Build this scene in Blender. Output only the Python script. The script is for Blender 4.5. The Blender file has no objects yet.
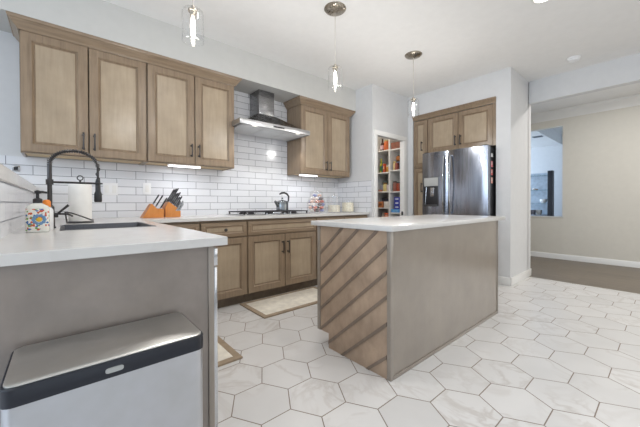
import bpy, bmesh, math, random
from mathutils import Vector, Matrix
random.seed(7)
C = bpy.context.scene.collection
PI = math.pi

# ------------------------------------------------------------------ camera
cam_data = bpy.data.cameras.new('camera')
cam = bpy.data.objects.new('camera', cam_data)
C.objects.link(cam)
cam_data.sensor_width = 36.0
cam_data.lens = 299.94 / 640 * 36.0
cam_data.shift_y = -(213.5 - 205.74) / 640
cam_data.clip_start = 0.02
YAW, PITCH, ROLL = 0.7081, 0.0088, -0.0028
M = Matrix.Rotation(-YAW, 4, 'Z') @ Matrix.Rotation(PI / 2 - PITCH, 4, 'X') @ Matrix.Rotation(ROLL, 4, 'Z')
M.translation = Vector((0, 0, 1.0467))
cam.matrix_world = M
bpy.context.scene.camera = cam

# ------------------------------------------------------------------ world, light, exposure
W = bpy.data.worlds.new('world')
bpy.context.scene.world = W
W.use_nodes = True
W.node_tree.nodes['Background'].inputs[0].default_value = (0.86, 0.93, 1.0, 1)
W.node_tree.nodes['Background'].inputs[1].default_value = 0.8
vs = bpy.context.scene.view_settings
vs.view_transform = 'Standard'
vs.look = 'None'
vs.gamma = 1.0
vs.use_curve_mapping = False
vs.exposure = -0.12


def area(name, loc, target, sx, sy, power, col):
    d = bpy.data.lights.new(name, 'AREA')
    d.shape = 'RECTANGLE'
    d.size, d.size_y = sx, sy
    d.energy = power
    d.color = col
    o = bpy.data.objects.new(name, d)
    C.objects.link(o)
    o.location = loc
    o.rotation_euler = (Vector(target) - Vector(loc)).to_track_quat('-Z', 'Y').to_euler()
    return o


CAN = 7
COOL = (0.80, 0.89, 1.0)
WARM = (1.0, 0.88, 0.74)
area('daylight_left_window', (-3.85, 0.6, 1.55), (0, 0.6, 2.5), 3.6, 1.7, 98, (0.68, 0.82, 1.0))
area('daylight_rear_window', (-0.6, -3.75, 1.5), (-0.1, 0, 2.5), 3.8, 1.9, 19, (0.74, 0.86, 1.0))
area('daylight_rear_right', (3.6, -3.75, 1.5), (3.4, 0, 2.5), 2.2, 1.9, 12, (1.0, 0.96, 0.90))
area('hall_end_fill', (6.0, -3.6, 1.6), (6.0, 0, 1.5), 1.6, 1.8, 18, (1.0, 0.92, 0.80))  # fill lamp added to brighten the hall; the wall behind it is closed
area('hall_side_fill', (6.93, -1.7, 1.5), (0, 0.2, 1.45), 2.0, 1.5, 13, (1.0, 0.95, 0.87))  # unseen fill lamp added to brighten faces turned toward the hall
area('daylight_far_room', (8.1, 4.3, 1.6), (8.3, 2.0, 1.4), 1.8, 1.6, 95, (0.62, 0.78, 1.0))

# ------------------------------------------------------------------ materials
def lin(c):
    return tuple(((v / 255) / 12.92 if v / 255 <= 0.04045 else ((v / 255 + 0.055) / 1.055) ** 2.4) for v in c) + (1,)


class NT:
    """small node-tree helper"""
    def __init__(s, name):
        s.m = bpy.data.materials.new(name)
        s.m.use_nodes = True
        s.t = s.m.node_tree
        s.b = s.t.nodes['Principled BSDF']
        s.out = s.t.nodes['Material Output']

    def n(s, typ, **kw):
        x = s.t.nodes.new(typ)
        for k, v in kw.items():
            setattr(x, k, v)
        return x

    def l(s, a, b):
        s.t.links.new(a, b)

    def math(s, op, a, b=None, c=None):
        x = s.n('ShaderNodeMath', operation=op)
        for i, v in enumerate((a, b, c)):
            if v is None:
                continue
            if isinstance(v, (int, float)):
                x.inputs[i].default_value = v
            else:
                s.l(v, x.inputs[i])
        return x.outputs[0]

    def vm(s, op, a, b=None, scale=None):
        x = s.n('ShaderNodeVectorMath', operation=op)
        for i, v in enumerate((a, b)):
            if v is None:
                continue
            if isinstance(v, (tuple, list)):
                x.inputs[i].default_value = v
            else:
                s.l(v, x.inputs[i])
        if scale is not None:
            x.inputs['Scale'].default_value = scale
        return x.outputs['Value'] if op in ('LENGTH', 'DOT_PRODUCT', 'DISTANCE') else x.outputs[0]

    def obj(s):
        return s.n('ShaderNodeTexCoord').outputs['Object']

    def ramp(s, fac, stops):
        r = s.n('ShaderNodeValToRGB')
        e = r.color_ramp.elements
        while len(e) < len(stops):
            e.new(0.5)
        for i, (p, c) in enumerate(stops):
            e[i].position = p
            e[i].color = lin(c) if len(c) == 3 else c
        s.l(fac, r.inputs[0])
        return r.outputs[0]

    def mix(s, fac, a, b, blend='MIX'):
        x = s.n('ShaderNodeMix', data_type='RGBA', blend_type=blend)
        for i, v in ((0, fac), (6, a), (7, b)):
            if isinstance(v, (int, float)):
                x.inputs[i].default_value = v
            elif isinstance(v, tuple):
                x.inputs[i].default_value = v
            else:
                s.l(v, x.inputs[i])
        return x.outputs[2]

    def noise(s, vec, scale, detail=3, rough=0.5, dist=0.0):
        x = s.n('ShaderNodeTexNoise')
        x.inputs['Scale'].default_value = scale
        x.inputs['Detail'].default_value = detail
        x.inputs['Roughness'].default_value = rough
        x.inputs['Distortion'].default_value = dist
        if vec is not None:
            s.l(vec, x.inputs['Vector'])
        return x.outputs['Fac']

    def bump(s, h, strength=0.2, dist=0.002):
        x = s.n('ShaderNodeBump')
        x.inputs['Strength'].default_value = strength
        x.inputs['Distance'].default_value = dist
        s.l(h, x.inputs['Height'])
        s.l(x.outputs[0], s.b.inputs['Normal'])

    def set(s, **kw):
        for k, v in kw.items():
            s.b.inputs[k.replace('_', ' ')].default_value = v
        return s


def plain(name, c, rough=0.5, metal=0.0, var=0.0, **kw):
    t = NT(name)
    t.set(Roughness=rough, Metallic=metal, **kw)
    if var:
        f = t.noise(t.obj(), 14, 3)
        d = tuple(max(0, int(x * (1 - var))) for x in c)
        u = tuple(min(255, int(x * (1 + var))) for x in c)
        t.l(t.ramp(f, [(0.3, d), (0.7, u)]), t.b.inputs['Base Color'])
    else:
        t.b.inputs['Base Color'].default_value = lin(c)
    return t.m


def wood(name, dark, mid, light, grain=(14, 14, 1.2), rough=0.38, cloud=0.5, spec=0.5, amp=1.0, coat=0.0):
    t = NT(name)
    p = t.obj()
    v = t.vm('MULTIPLY', p, grain)
    f = t.noise(v, 3.0, 6, 0.6, 0.4)
    c1 = t.ramp(f, [(0.25, dark), (0.5, mid), (0.78, light)])
    g = t.noise(p, 5.0, 4, 0.55)
    c2 = t.ramp(g, [(0.3, tuple(int(x * (1 - .14 * amp)) for x in mid)), (0.7, tuple(min(255, int(x * (1 + .1 * amp))) for x in mid))])
    t.l(t.mix(cloud, c1, c2), t.b.inputs['Base Color'])
    t.set(Roughness=rough)
    t.b.inputs['Specular IOR Level'].default_value = spec
    t.b.inputs['Coat Weight'].default_value = coat
    t.b.inputs['Coat Roughness'].default_value = 0.2
    t.bump(f, 0.03, 0.002)
    return t.m


def metal(name, c, rough=0.25, brush=(2, 2, 90), depth=0.12):
    t = NT(name)
    t.set(Metallic=1.0)
    v = t.vm('MULTIPLY', t.obj(), brush)
    f = t.noise(v, 3.0, 3, 0.6)
    t.l(t.ramp(f, [(0.2, tuple(int(x * (1 - depth)) for x in c)), (0.8, c)]), t.b.inputs['Base Color'])
    t.l(t.math('MULTIPLY_ADD', f, 0.14, rough - 0.07), t.b.inputs['Roughness'])
    return t.m


def thin_glass(name, tint=(1, 1, 1, 1), refl=0.10, rough=0.03):
    t = NT(name)
    fr = t.n('ShaderNodeLayerWeight')
    fr.inputs[0].default_value = 0.5
    tr = t.n('ShaderNodeBsdfTransparent')
    tr.inputs[0].default_value = tint
    gl = t.n('ShaderNodeBsdfGlossy')
    gl.inputs['Roughness'].default_value = rough
    mx = t.n('ShaderNodeMixShader')
    t.l(t.math('MULTIPLY_ADD', t.math('POWER', fr.outputs['Facing'], 4.0), 0.45, refl * 0.5), mx.inputs[0])
    t.l(tr.outputs[0], mx.inputs[1])
    t.l(gl.outputs[0], mx.inputs[2])
    t.l(mx.outputs[0], t.out.inputs[0])
    return t.m


def emit(name, c, strength):
    t = NT(name)
    t.b.inputs['Base Color'].default_value = lin(c)
    t.b.inputs['Emission Color'].default_value = lin(c)
    t.b.inputs['Emission Strength'].default_value = strength
    return t.m


def hex_floor():
    t = NT('hex_marble_tile')
    R = 0.1674
    S = math.sqrt(3) * R
    r = (3 * R, S, 1.0)
    inv = (1 / r[0], 1 / r[1], 0.0)
    p = t.vm('SUBTRACT', t.obj(), (1.0375, 1.2505, 0))
    p = t.vm('MULTIPLY', p, (1, 1, 0))
    q = t.vm('MULTIPLY', p, inv)
    a = t.vm('MULTIPLY', t.vm('SUBTRACT', t.vm('FRACTION', t.vm('ADD', q, (0.5, 0.5, 0))), (0.5, 0.5, 0)), (r[0], r[1], 0))
    b = t.vm('MULTIPLY', t.vm('SUBTRACT', t.vm('FRACTION', q), (0.5, 0.5, 0)), (r[0], r[1], 0))
    sel = t.math('LESS_THAN', t.vm('LENGTH', a), t.vm('LENGTH', b))
    mx = t.n('ShaderNodeMix', data_type='VECTOR')
    t.l(sel, mx.inputs[0])
    t.l(b, mx.inputs[4])
    t.l(a, mx.inputs[5])
    gv = mx.outputs[1]
    g = t.vm('ABSOLUTE', gv)
    sp = t.n('ShaderNodeSeparateXYZ')
    t.l(g, sp.inputs[0])
    d = t.math('MAXIMUM', sp.outputs[1], t.vm('DOT_PRODUCT', g, (math.cos(PI / 6), 0.5, 0)))
    edge = t.math('SUBTRACT', S / 2, d)
    grout = t.math('LESS_THAN', edge, 0.0027)
    cid = t.vm('SNAP', t.vm('ADD', t.vm('SUBTRACT', p, gv), (0.01, 0.01, 0)), (0.05, 0.05, 1))
    wn = t.n('ShaderNodeTexWhiteNoise', noise_dimensions='3D')
    t.l(cid, wn.inputs['Vector'])
    off = t.vm('SCALE', wn.outputs['Color'], scale=17.0)
    pv = t.vm('ADD', p, off)
    n1 = t.noise(pv, 3.2, 4, 0.55, 1.2)
    vein = t.math('SUBTRACT', 1.0, t.math('MULTIPLY', t.math('ABSOLUTE', t.math('SUBTRACT', n1, 0.5)), 16.0))
    vein = t.math('MAXIMUM', vein, 0.0)
    n2 = t.noise(pv, 2.0, 3, 0.5, 0.4)
    vein = t.math('MULTIPLY', vein, t.math('MULTIPLY', t.math('MAXIMUM', t.math('SUBTRACT', n2, 0.45), 0.0), 4.0))
    base = t.ramp(n2, [(0.3, (217, 215, 213)), (0.7, (226, 224, 222))])
    col = t.mix(t.math('MINIMUM', t.math('MULTIPLY', vein, 0.42), 0.36), base, lin((176, 164, 154)))
    tone = t.math('MULTIPLY_ADD', wn.outputs['Value'], 0.06, 0.95)
    colv = t.mix(1.0, col, (1, 1, 1, 1), 'MULTIPLY')
    tc = t.n('ShaderNodeCombineColor')
    for i in range(3):
        t.l(tone, tc.inputs[i])
    colv = t.mix(1.0, col, tc.outputs[0], 'MULTIPLY')
    fin = t.mix(grout, colv, lin((132, 119, 107)))
    t.l(fin, t.b.inputs['Base Color'])
    t.l(t.math('MULTIPLY_ADD', grout, 0.45, 0.27), t.b.inputs['Roughness'])
    t.bump(t.math('MINIMUM', edge, 0.004), 0.3, 0.3)
    t.b.inputs['Specular IOR Level'].default_value = 0.45
    return t.m


def subway(name, axis):
    t = NT(name)
    sp = t.n('ShaderNodeSeparateXYZ')
    t.l(t.obj(), sp.inputs[0])
    cb = t.n('ShaderNodeCombineXYZ')
    t.l(t.math('ADD', sp.outputs[axis], 10 * 0.2475 - 0.147), cb.inputs[0])
    t.l(t.math('ADD', sp.outputs[2], -1.289 + 20 * 0.078), cb.inputs[1])
    br = t.n('ShaderNodeTexBrick')
    br.offset = 0.36
    br.inputs['Scale'].default_value = 1.0
    br.inputs['Brick Width'].default_value = 0.2475
    br.inputs['Row Height'].default_value = 0.078
    br.inputs['Mortar Size'].default_value = 0.0022
    br.inputs['Mortar Smooth'].default_value = 0.1
    br.inputs['Color1'].default_value = lin((232, 233, 236))
    br.inputs['Color2'].default_value = lin((224, 225, 229))
    br.inputs['Mortar'].default_value = lin((114, 116, 124))
    t.l(cb.outputs[0], br.inputs['Vector'])
    t.l(br.outputs['Color'], t.b.inputs['Base Color'])
    n = t.noise(t.obj(), 9, 2)
    h = t.math('MULTIPLY_ADD', br.outputs['Fac'], -1.0, t.math('MULTIPLY', n, 0.5))
    t.bump(h, 0.35, 0.003)
    t.l(t.math('MULTIPLY_ADD', br.outputs['Fac'], 0.5, 0.12), t.b.inputs['Roughness'])
    return t.m


def quartz():
    t = NT('white_quartz')
    n = t.noise(t.obj(), 2.2, 5, 0.6, 1.5)
    v = t.math('MAXIMUM', t.math('SUBTRACT', 1.0, t.math('MULTIPLY', t.math('ABSOLUTE', t.math('SUBTRACT', n, 0.5)), 22.0)), 0.0)
    t.l(t.mix(t.math('MULTIPLY', v, 0.13), lin((217, 215, 212)), lin((186, 180, 174))), t.b.inputs['Base Color'])
    t.set(Roughness=0.2)
    return t.m


def plank_floor():
    t = NT('dark_plank_floor')
    sp = t.n('ShaderNodeSeparateXYZ')
    t.l(t.obj(), sp.inputs[0])
    cb = t.n('ShaderNodeCombineXYZ')
    t.l(t.math('ADD', sp.outputs[1], 20), cb.inputs[0])
    t.l(sp.outputs[0], cb.inputs[1])
    br = t.n('ShaderNodeTexBrick')
    br.inputs['Scale'].default_value = 1.0
    br.inputs['Brick Width'].default_value = 1.3
    br.inputs['Row Height'].default_value = 0.16
    br.inputs['Mortar Size'].default_value = 0.0015
    br.inputs['Color1'].default_value = lin((126, 114, 100))
    br.inputs['Color2'].default_value = lin((112, 102, 90))
    br.inputs['Mortar'].default_value = lin((70, 62, 54))
    t.l(cb.outputs[0], br.inputs['Vector'])
    f = t.noise(t.vm('MULTIPLY', t.obj(), (18, 2, 1)), 3, 5)
    t.l(t.mix(0.35, br.outputs['Color'], t.ramp(f, [(0.3, (90, 80, 70)), (0.7, (134, 122, 108))])), t.b.inputs['Base Color'])
    t.set(Roughness=0.4)
    return t.m


def mosaic():
    t = NT('painted_flower_tile')
    v = t.n('ShaderNodeTexVoronoi')
    v.inputs['Scale'].default_value = 120
    t.l(t.obj(), v.inputs['Vector'])
    sp = t.n('ShaderNodeSeparateColor')
    t.l(v.outputs['Color'], sp.inputs[0])
    c = t.ramp(sp.outputs[0], [(0.0, (232, 228, 218)), (0.42, (205, 92, 60)), (0.56, (235, 232, 225)), (0.72, (120, 160, 90)), (0.82, (232, 228, 220)), (0.93, (70, 110, 170))])
    c.node.color_ramp.interpolation = 'CONSTANT'
    t.l(c, t.b.inputs['Base Color'])
    t.set(Roughness=0.25)
    return t.m


MAT = dict(
    wall=plain('wall_paint', (216, 216, 216), 0.6, var=0.006),
    hall=plain('hall_paint', (218, 213, 202), 0.6, var=0.006),
    ceil=plain('ceiling_paint', (238, 237, 235), 0.7, var=0.006),
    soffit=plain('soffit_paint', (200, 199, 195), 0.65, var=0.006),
    trim=plain('white_trim', (235, 234, 231), 0.35),
    floor=hex_floor(),
    plank=plank_floor(),
    tile_x=subway('white_subway_tile_along', 0),
    tile_y=subway('white_subway_tile_across', 1),
    quartz=quartz(),
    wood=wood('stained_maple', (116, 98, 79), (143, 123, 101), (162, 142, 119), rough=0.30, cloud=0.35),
    field=wood('stained_maple_field_sheen', (150, 132, 110), (170, 152, 129), (185, 168, 145), rough=0.30, cloud=0.6, amp=.6),  # frame maple made lighter: the sheen on door panels put into the colour
    woodh=wood('stained_maple_rail', (116, 98, 79), (143, 123, 101), (162, 142, 119), grain=(1.2, 14, 14), rough=0.30, cloud=0.35),
    panel=wood('stained_panel', (134, 124, 113), (148, 137, 125), (160, 149, 136), grain=(9, 9, 1.0), rough=0.28, cloud=0.85, spec=0.8, amp=0.4, coat=0.5),
    penp=wood('stained_peninsula_panel', (122, 113, 106), (138, 128, 120), (154, 142, 131), grain=(4, 4, 2.5), rough=0.30, cloud=0.6, spec=0.8, amp=1.0, coat=0.4),
    endp=wood('stained_end_panel', (148, 126, 107), (178, 154, 132), (200, 177, 154), grain=(7, 7, 4), rough=0.36, cloud=0.6),
    batten=wood('dark_batten', (116, 101, 88), (132, 116, 102), (146, 130, 114), grain=(9, 9, 9), rough=0.4),
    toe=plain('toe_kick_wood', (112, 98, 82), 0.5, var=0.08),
    raw=wood('raw_maple', (186, 160, 122), (206, 182, 144), (218, 196, 160), grain=(1.2, 14, 14), rough=0.6),
    steel=metal('brushed_steel', (196, 197, 199), 0.24),
    steel_h=metal('brushed_steel_across', (190, 190, 190), 0.28, brush=(2, 90, 90)),
    steel_d=metal('dark_steel', (120, 121, 124), 0.3, brush=(3, 3, 60)),
    lid=plain('lid_steel', (226, 224, 219), 0.30, 1.0, var=.02),
    canst=plain('can_steel', (196, 198, 202), 0.30, 1.0, var=.02),
    sinkm=metal('sink_steel', (104, 105, 110), 0.42, brush=(40, 3, 3)),
    fridge=metal('fridge_steel', (172, 176, 186), 0.2, brush=(2, 26, 1.0), depth=0.22),
    chrome=metal('polished_chrome', (214, 216, 220), 0.1, brush=(3, 3, 3)),
    nickel=metal('brushed_nickel', (186, 178, 164), 0.28, brush=(30, 30, 3)),
    black=plain('black_metal', (74, 72, 72), 0.3, 0.75),
    blackp=plain('black_plastic', (38, 38, 41), 0.35),
    navy=plain('blue_black_plastic', (25, 28, 38), 0.35),
    grate=plain('cast_iron', (52, 50, 54), 0.55, 0.3),
    kettle=metal('kettle_steel', (160, 164, 166), 0.22, brush=(3, 3, 30), depth=.3),
    hoodrim=metal('hood_rim_steel', (206, 206, 208), 0.30, brush=(2, 40, 40)),
    hoodc=metal('hood_canopy_steel', (150, 150, 152), 0.26, brush=(3, 3, 60)),
    filter=plain('hood_filter_steel', (226, 228, 230), 0.45, 0.1),
    orange=wood('orange_beech', (186, 112, 48), (212, 136, 66), (226, 154, 84), grain=(10, 10, 2), rough=0.4),
    cream=plain('cream_weave', (228, 221, 207), 0.9, var=0.05),
    border=plain('brown_border', (160, 142, 120), 0.85, var=0.06),
    paper=plain('paper_towel', (242, 240, 236), 0.95, var=0.02),
    plastic=plain('white_plastic', (240, 240, 240), 0.3),
    mosaic=mosaic(),
    glass=thin_glass('clear_glass'),
    shade=thin_glass('pendant_glass', (1, 1, 1, 1), 0.13, 0.06),
    bluglass=thin_glass('pale_blue_glass', (0.86, 0.93, 0.95, 1), 0.16),
    bulb=emit('glowing_bulb', (255, 248, 238), 9.0),
    led=emit('glowing_strip', (250, 250, 255), 7.0),
    hoodlens=emit('hood_lens', (255, 250, 240), 2.2),
    spot=emit('glowing_lens', (255, 250, 240), 6.0),
    screen=plain('grey_display', (176, 178, 176), 0.3),
)
_pc = {}


def colour(c, rough=0.5, var=0.06):
    k = (c, rough)
    if k not in _pc:
        _pc[k] = plain('colour_%d_%d_%d' % c, c, rough, var=var)
    return _pc[k]


# ------------------------------------------------------------------ mesh helpers
ORG = {}


class MB:
    def __init__(s):
        s.bm = bmesh.new()

    def box(s, x0, x1, y0, y1, z0, z1, bev=0.0, seg=2):
        x0, x1 = min(x0, x1), max(x0, x1)
        y0, y1 = min(y0, y1), max(y0, y1)
        z0, z1 = min(z0, z1), max(z0, z1)
        m = Matrix.Translation(((x0 + x1) / 2, (y0 + y1) / 2, (z0 + z1) / 2)) @ Matrix.Diagonal((x1 - x0, y1 - y0, z1 - z0, 1))
        r = bmesh.ops.create_cube(s.bm, size=1.0, matrix=m)
        if bev:
            ed = list({e for v in r['verts'] for e in v.link_edges})
            bmesh.ops.bevel(s.bm, geom=ed, offset=bev, segments=seg, affect='EDGES', profile=0.5)
        return s

    def obox(s, o, u, v, n, w, h, t, bev=0.0):
        """oriented box: corner o, axes u (w), v (h), n (t)"""
        o, u, v, n = Vector(o), Vector(u).normalized(), Vector(v).normalized(), Vector(n).normalized()
        m = Matrix.Identity(4)
        for i, a in enumerate((u * w, v * h, n * t)):
            for k in range(3):
                m[k][i] = a[k]
        m.translation = o + u * w / 2 + v * h / 2 + n * t / 2
        r = bmesh.ops.create_cube(s.bm, size=1.0, matrix=m)
        if bev:
            ed = list({e for x in r['verts'] for e in x.link_edges})
            bmesh.ops.bevel(s.bm, geom=ed, offset=bev, segments=2, affect='EDGES', profile=0.5)
        return s

    def rings(s, rings, closed=True, cap0=True, cap1=True):
        vr = [[s.bm.verts.new(p) for p in r] for r in rings]
        n = len(vr[0])
        for a, b in zip(vr, vr[1:]):
            for i in range(n if closed else n - 1):
                j = (i + 1) % n
                try:
                    s.bm.faces.new((a[i], a[j], b[j], b[i]))
                except ValueError:
                    pass
        if cap0:
            s.bm.faces.new(list(reversed(vr[0])))
        if cap1:
            s.bm.faces.new(vr[-1])
        return s

    def cyl(s, p0, p1, r0, r1=None, seg=16):
        p0, p1 = Vector(p0), Vector(p1)
        r1 = r0 if r1 is None else r1
        d = (p1 - p0).normalized()
        a = d.orthogonal().normalized()
        b = d.cross(a)
        R = [[p + (a * math.cos(2 * PI * i / seg) + b * math.sin(2 * PI * i / seg)) * r for i in range(seg)] for p, r in ((p0, r0), (p1, r1))]
        return s.rings(R)

    def tube(s, pts, r, seg=8):
        pts = [Vector(p) for p in pts]
        rr = r if isinstance(r, (list, tuple)) else [r] * len(pts)
        R = []
        a = None
        for i, p in enumerate(pts):
            d = (pts[min(i + 1, len(pts) - 1)] - pts[max(i - 1, 0)]).normalized()
            if a is None:
                a = d.orthogonal().normalized()
            a = (a - d * a.dot(d))
            a = a.normalized() if a.length > 1e-6 else d.orthogonal().normalized()
            b = d.cross(a)
            R.append([p + (a * math.cos(2 * PI * k / seg) + b * math.sin(2 * PI * k / seg)) * rr[i] for k in range(seg)])
        return s.rings(R)

    def lathe(s, cx, cy, prof, seg=24, cap0=True, cap1=True):
        R = [[(cx + r * math.cos(2 * PI * i / seg), cy + r * math.sin(2 * PI * i / seg), z) for i in range(seg)] for r, z in prof]
        return s.rings(R, True, cap0, cap1)

    def prism(s, poly, axis, a0, a1):
        """poly: 2D points in the two other axes (in x,y,z order) extruded along axis"""
        def P(p, a):
            return {0: (a, p[0], p[1]), 1: (p[0], a, p[1]), 2: (p[0], p[1], a)}[axis]
        return s.rings([[P(p, a0) for p in poly], [P(p, a1) for p in poly]])

    def door(s, o, u, v, n, w, h, t=0.02, stile=0.06, recess=0.013):
        """framed cabinet door with a bevelled inner edge: nested rectangles; o is the back lower corner"""
        o, u, v, n = Vector(o), Vector(u), Vector(v), Vector(n)
        st = min(stile, w * 0.3, h * 0.3)
        prof = [(0, 0), (0, t - .002), (.002, t), (st - .008, t), (st - .005, t + .0018), (st - .001, t + .0018), (st + .011, t - recess), (st + .014, t - recess), (st + .018, t - recess + .003), (st + .020, t - recess + .003)]
        R = []
        for i, d in prof:
            R.append([o + u * i + v * i + n * d, o + u * (w - i) + v * i + n * d, o + u * (w - i) + v * (h - i) + n * d, o + u * i + v * (h - i) + n * d])
        s.rings(R)
        s.bm.faces.ensure_lookup_table()
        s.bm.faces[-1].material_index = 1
        return s

    def sphere(s, c, r, seg=16, rings=10):
        rx, ry, rz = r if isinstance(r, (tuple, list)) else (r, r, r)
        m = Matrix.Translation(c) @ Matrix.Diagonal((rx, ry, rz, 1))
        bmesh.ops.create_uvsphere(s.bm, u_segments=seg, v_segments=rings, radius=1.0, matrix=m)
        return s

    def slab(s, xs, ys, fill, z0, z1):
        V = {}

        def v(i, j, k):
            if (i, j, k) not in V:
                V[(i, j, k)] = s.bm.verts.new((xs[i], ys[j], z1 if k else z0))
            return V[(i, j, k)]
        F = lambda i, j: 0 <= i < len(xs) - 1 and 0 <= j < len(ys) - 1 and fill(i, j)
        for i in range(len(xs) - 1):
            for j in range(len(ys) - 1):
                if not F(i, j):
                    continue
                s.bm.faces.new((v(i, j, 1), v(i + 1, j, 1), v(i + 1, j + 1, 1), v(i, j + 1, 1)))
                s.bm.faces.new((v(i, j + 1, 0), v(i + 1, j + 1, 0), v(i + 1, j, 0), v(i, j, 0)))
                for (di, dj, a, b) in ((-1, 0, (i, j + 1), (i, j)), (1, 0, (i + 1, j), (i + 1, j + 1)), (0, -1, (i, j), (i + 1, j)), (0, 1, (i + 1, j + 1), (i, j + 1))):
                    if not F(i + di, j + dj):
                        s.bm.faces.new((v(*a, 0), v(*b, 0), v(*b, 1), v(*a, 1)))
        return s

    def build(s, name, mat, parent=None, origin=None, recalc=True):
        if recalc:
            bmesh.ops.recalc_face_normals(s.bm, faces=s.bm.faces)
        org = Vector(origin) if origin is not None else (ORG[parent.name] if parent else Vector((0, 0, 0)))
        bmesh.ops.translate(s.bm, verts=s.bm.verts, vec=-org)
        for f in s.bm.faces:
            f.smooth = True
        for e in s.bm.edges:
            if len(e.link_faces) == 2 and e.calc_face_angle(0) > 0.6:
                e.smooth = False
        me = bpy.data.meshes.new(name)
        s.bm.to_mesh(me)
        s.bm.free()
        me.materials.append(mat if not isinstance(mat, str) else MAT[mat])
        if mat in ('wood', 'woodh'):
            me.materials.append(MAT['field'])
        o = bpy.data.objects.new(name, me)
        C.objects.link(o)
        if parent:
            o.parent = parent
        else:
            o.location = org
        ORG[o.name] = org
        return o


def tag(o, label, cat, group=None, kind=None):
    o['label'] = label
    o['category'] = cat
    if group:
        o['group'] = group
    if kind:
        o['kind'] = kind
    return o


def thing(name, label, cat, loc, group=None):
    o = bpy.data.objects.new(name, None)
    C.objects.link(o)
    o.location = loc
    o.empty_display_size = 0.05
    ORG[o.name] = Vector(loc)
    return tag(o, label, cat, group)


def struct(name, mb, mat, label=None):
    o = mb.build(name, mat)
    o['kind'] = 'structure'
    if label:
        o['label'] = label
    return o


def bar_handle(parent, p0, p1, n, off=0.028, r=0.0055, mat='black', name='handle'):
    """bar pull between p0 and p1 standing off along n"""
    p0, p1, n = Vector(p0), Vector(p1), Vector(n)
    d = (p1 - p0).normalized()
    m = MB()
    m.tube([p0 - d * .006 + n * off, p0 + n * (off + .003), (p0 + p1) / 2 + n * (off + .005), p1 + n * (off + .003), p1 + d * .006 + n * off], [r * 1.3, r * 1.2, r, r * 1.2, r * 1.3], 8)
    for p in (p0 + d * .008, p1 - d * .008):
        m.cyl(p, p + n * off, r * 1.1, r * 0.9, 8)
        m.cyl(p, p + n * .003, r * 1.8, r * 1.5, 10)
    return m.build(name, mat, parent)


# ------------------------------------------------------------------ room shell
H = 2.745
YB = 3.48       # stove wall
XR = 3.36       # return wall beside the stove
XF = 4.266      # fridge wall
XH = 4.99       # passage header
XD = 6.96       # far hall wall
FL = struct('floor', MB().box(-4, XH, -4, YB, -0.1, 0).box(XR, XH, YB, 4.5, -.1, 0), 'floor')
struct('floor_hall', MB().box(XH, 9.6, -4, 4.6, -0.1, 0.0), 'plank')
struct('ceiling', MB().box(-4.1, XH + .11, -4.1, 4.6, H, H + .1), 'ceil')
struct('ceiling_hall', MB().box(XH + .11, XD + .1, -4.1, 4.6, H, H + .1), 'ceil')
struct('wall_soffit', MB().box(-4, XR, 3.09, YB, 2.43, H), 'soffit')
struct('wall_back', MB().box(-4.1, XR, YB, YB + .1, 0, H), 'wall')
struct('wall_return', MB().box(XR, XR + .06, 2.77, 4.5, 0, H), 'wall')
struct('wall_backsplash', MB().box(-4, XR - .008, YB - .008, YB - .0005, .914, 1.436)
       .box(1.458, 2.372, YB - .008, YB - .0005, 1.436, 2.428), 'tile_x')
struct('wall_backsplash_return', MB().box(XR - .008, XR - .0005, 2.79, YB - .009, .914, 1.37), 'tile_y')
# pantry wall with its door opening
struct('wall_pantry', MB().box(XR + .06, 3.458, 2.77, 2.83, 0, H).box(4.125, XH, 2.77, 2.83, 0, H).box(3.459, 4.125, 2.77, 2.83, 2.03, H), 'wall')
struct('wall_pantry_back', MB().box(XR, XH, 4.5, 4.6, 0, H).box(4.56, 4.62, 2.87, 4.5, 0, H), 'wall')
# fridge wall: column, header over the alcove, left reveal, alcove back
struct('wall_right', MB().box(XF, XH, 1.305, 1.472, 0, H).box(XF, XH, 1.472, 2.70, 2.42, H).box(XF, XH, 2.69, 2.77, 0, H)
       .box(XH - .02, XH + .11, 1.305, 4.5, 0, H), 'wall')
struct('wall_header', MB().box(XH, XH + .11, -4, 1.305, 2.437, H), 'wall')
# hall
struct('wall_hall', MB().box(XD, XD + .1, -4, -2.8, 0, H).box(XD, XD + .1, -2.8, -.6, 0, .7).box(XD, XD + .1, -2.8, -.6, 2.3, H).box(XD, XD + .1, -.6, 1.289, 0, H).box(XD, XD + .1, 1.289, 2.7, 0, .787).box(XD, XD + .1, 1.289, 2.7, 2.45, H).box(XD, XD + .1, 2.7, 4.6, 0, H), 'hall')  # out-of-view opening added to go with the side fill lamp
struct('window_1', MB().box(XD - .012, XD + .11, 1.27, 2.72, .772, .787), 'trim', 'white sill of the opening in the hall wall')
struct('baseboard_hall', MB().prism([(XD, 0), (XD, .095), (XD - .008, .09), (XD - .014, .075), (XD - .014, 0)], 1, -4, 4.5), 'trim')


def mould(o, along):
    pass


struct('trim_1', MB().rings([[(XD - a, y, z) for a, z in ((0, 2.585), (.012, 2.585), (.018, 2.605), (.03, 2.62), (.075, 2.69), (.09, 2.70), (.095, 2.72), (.095, H), (0, H))] for y in (-4, 4.5)]), 'trim', 'crown moulding along the hall wall')
# far room seen through the hall opening
struct('wall_far_room', MB().box(9.5, 9.6, .4, 4.6, 0, H).box(XD + .1, 9.5, .4, .5, 0, H).box(XD + .1, 9.5, 4.5, 4.6, 0, H), 'wall')
struct('ceiling_far_room', MB().box(XD + .1, 9.6, .4, 4.6, H, H + .1).box(XD + .1, 9.5, 1.775, 4.5, 2.5, H), 'ceil')
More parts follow.
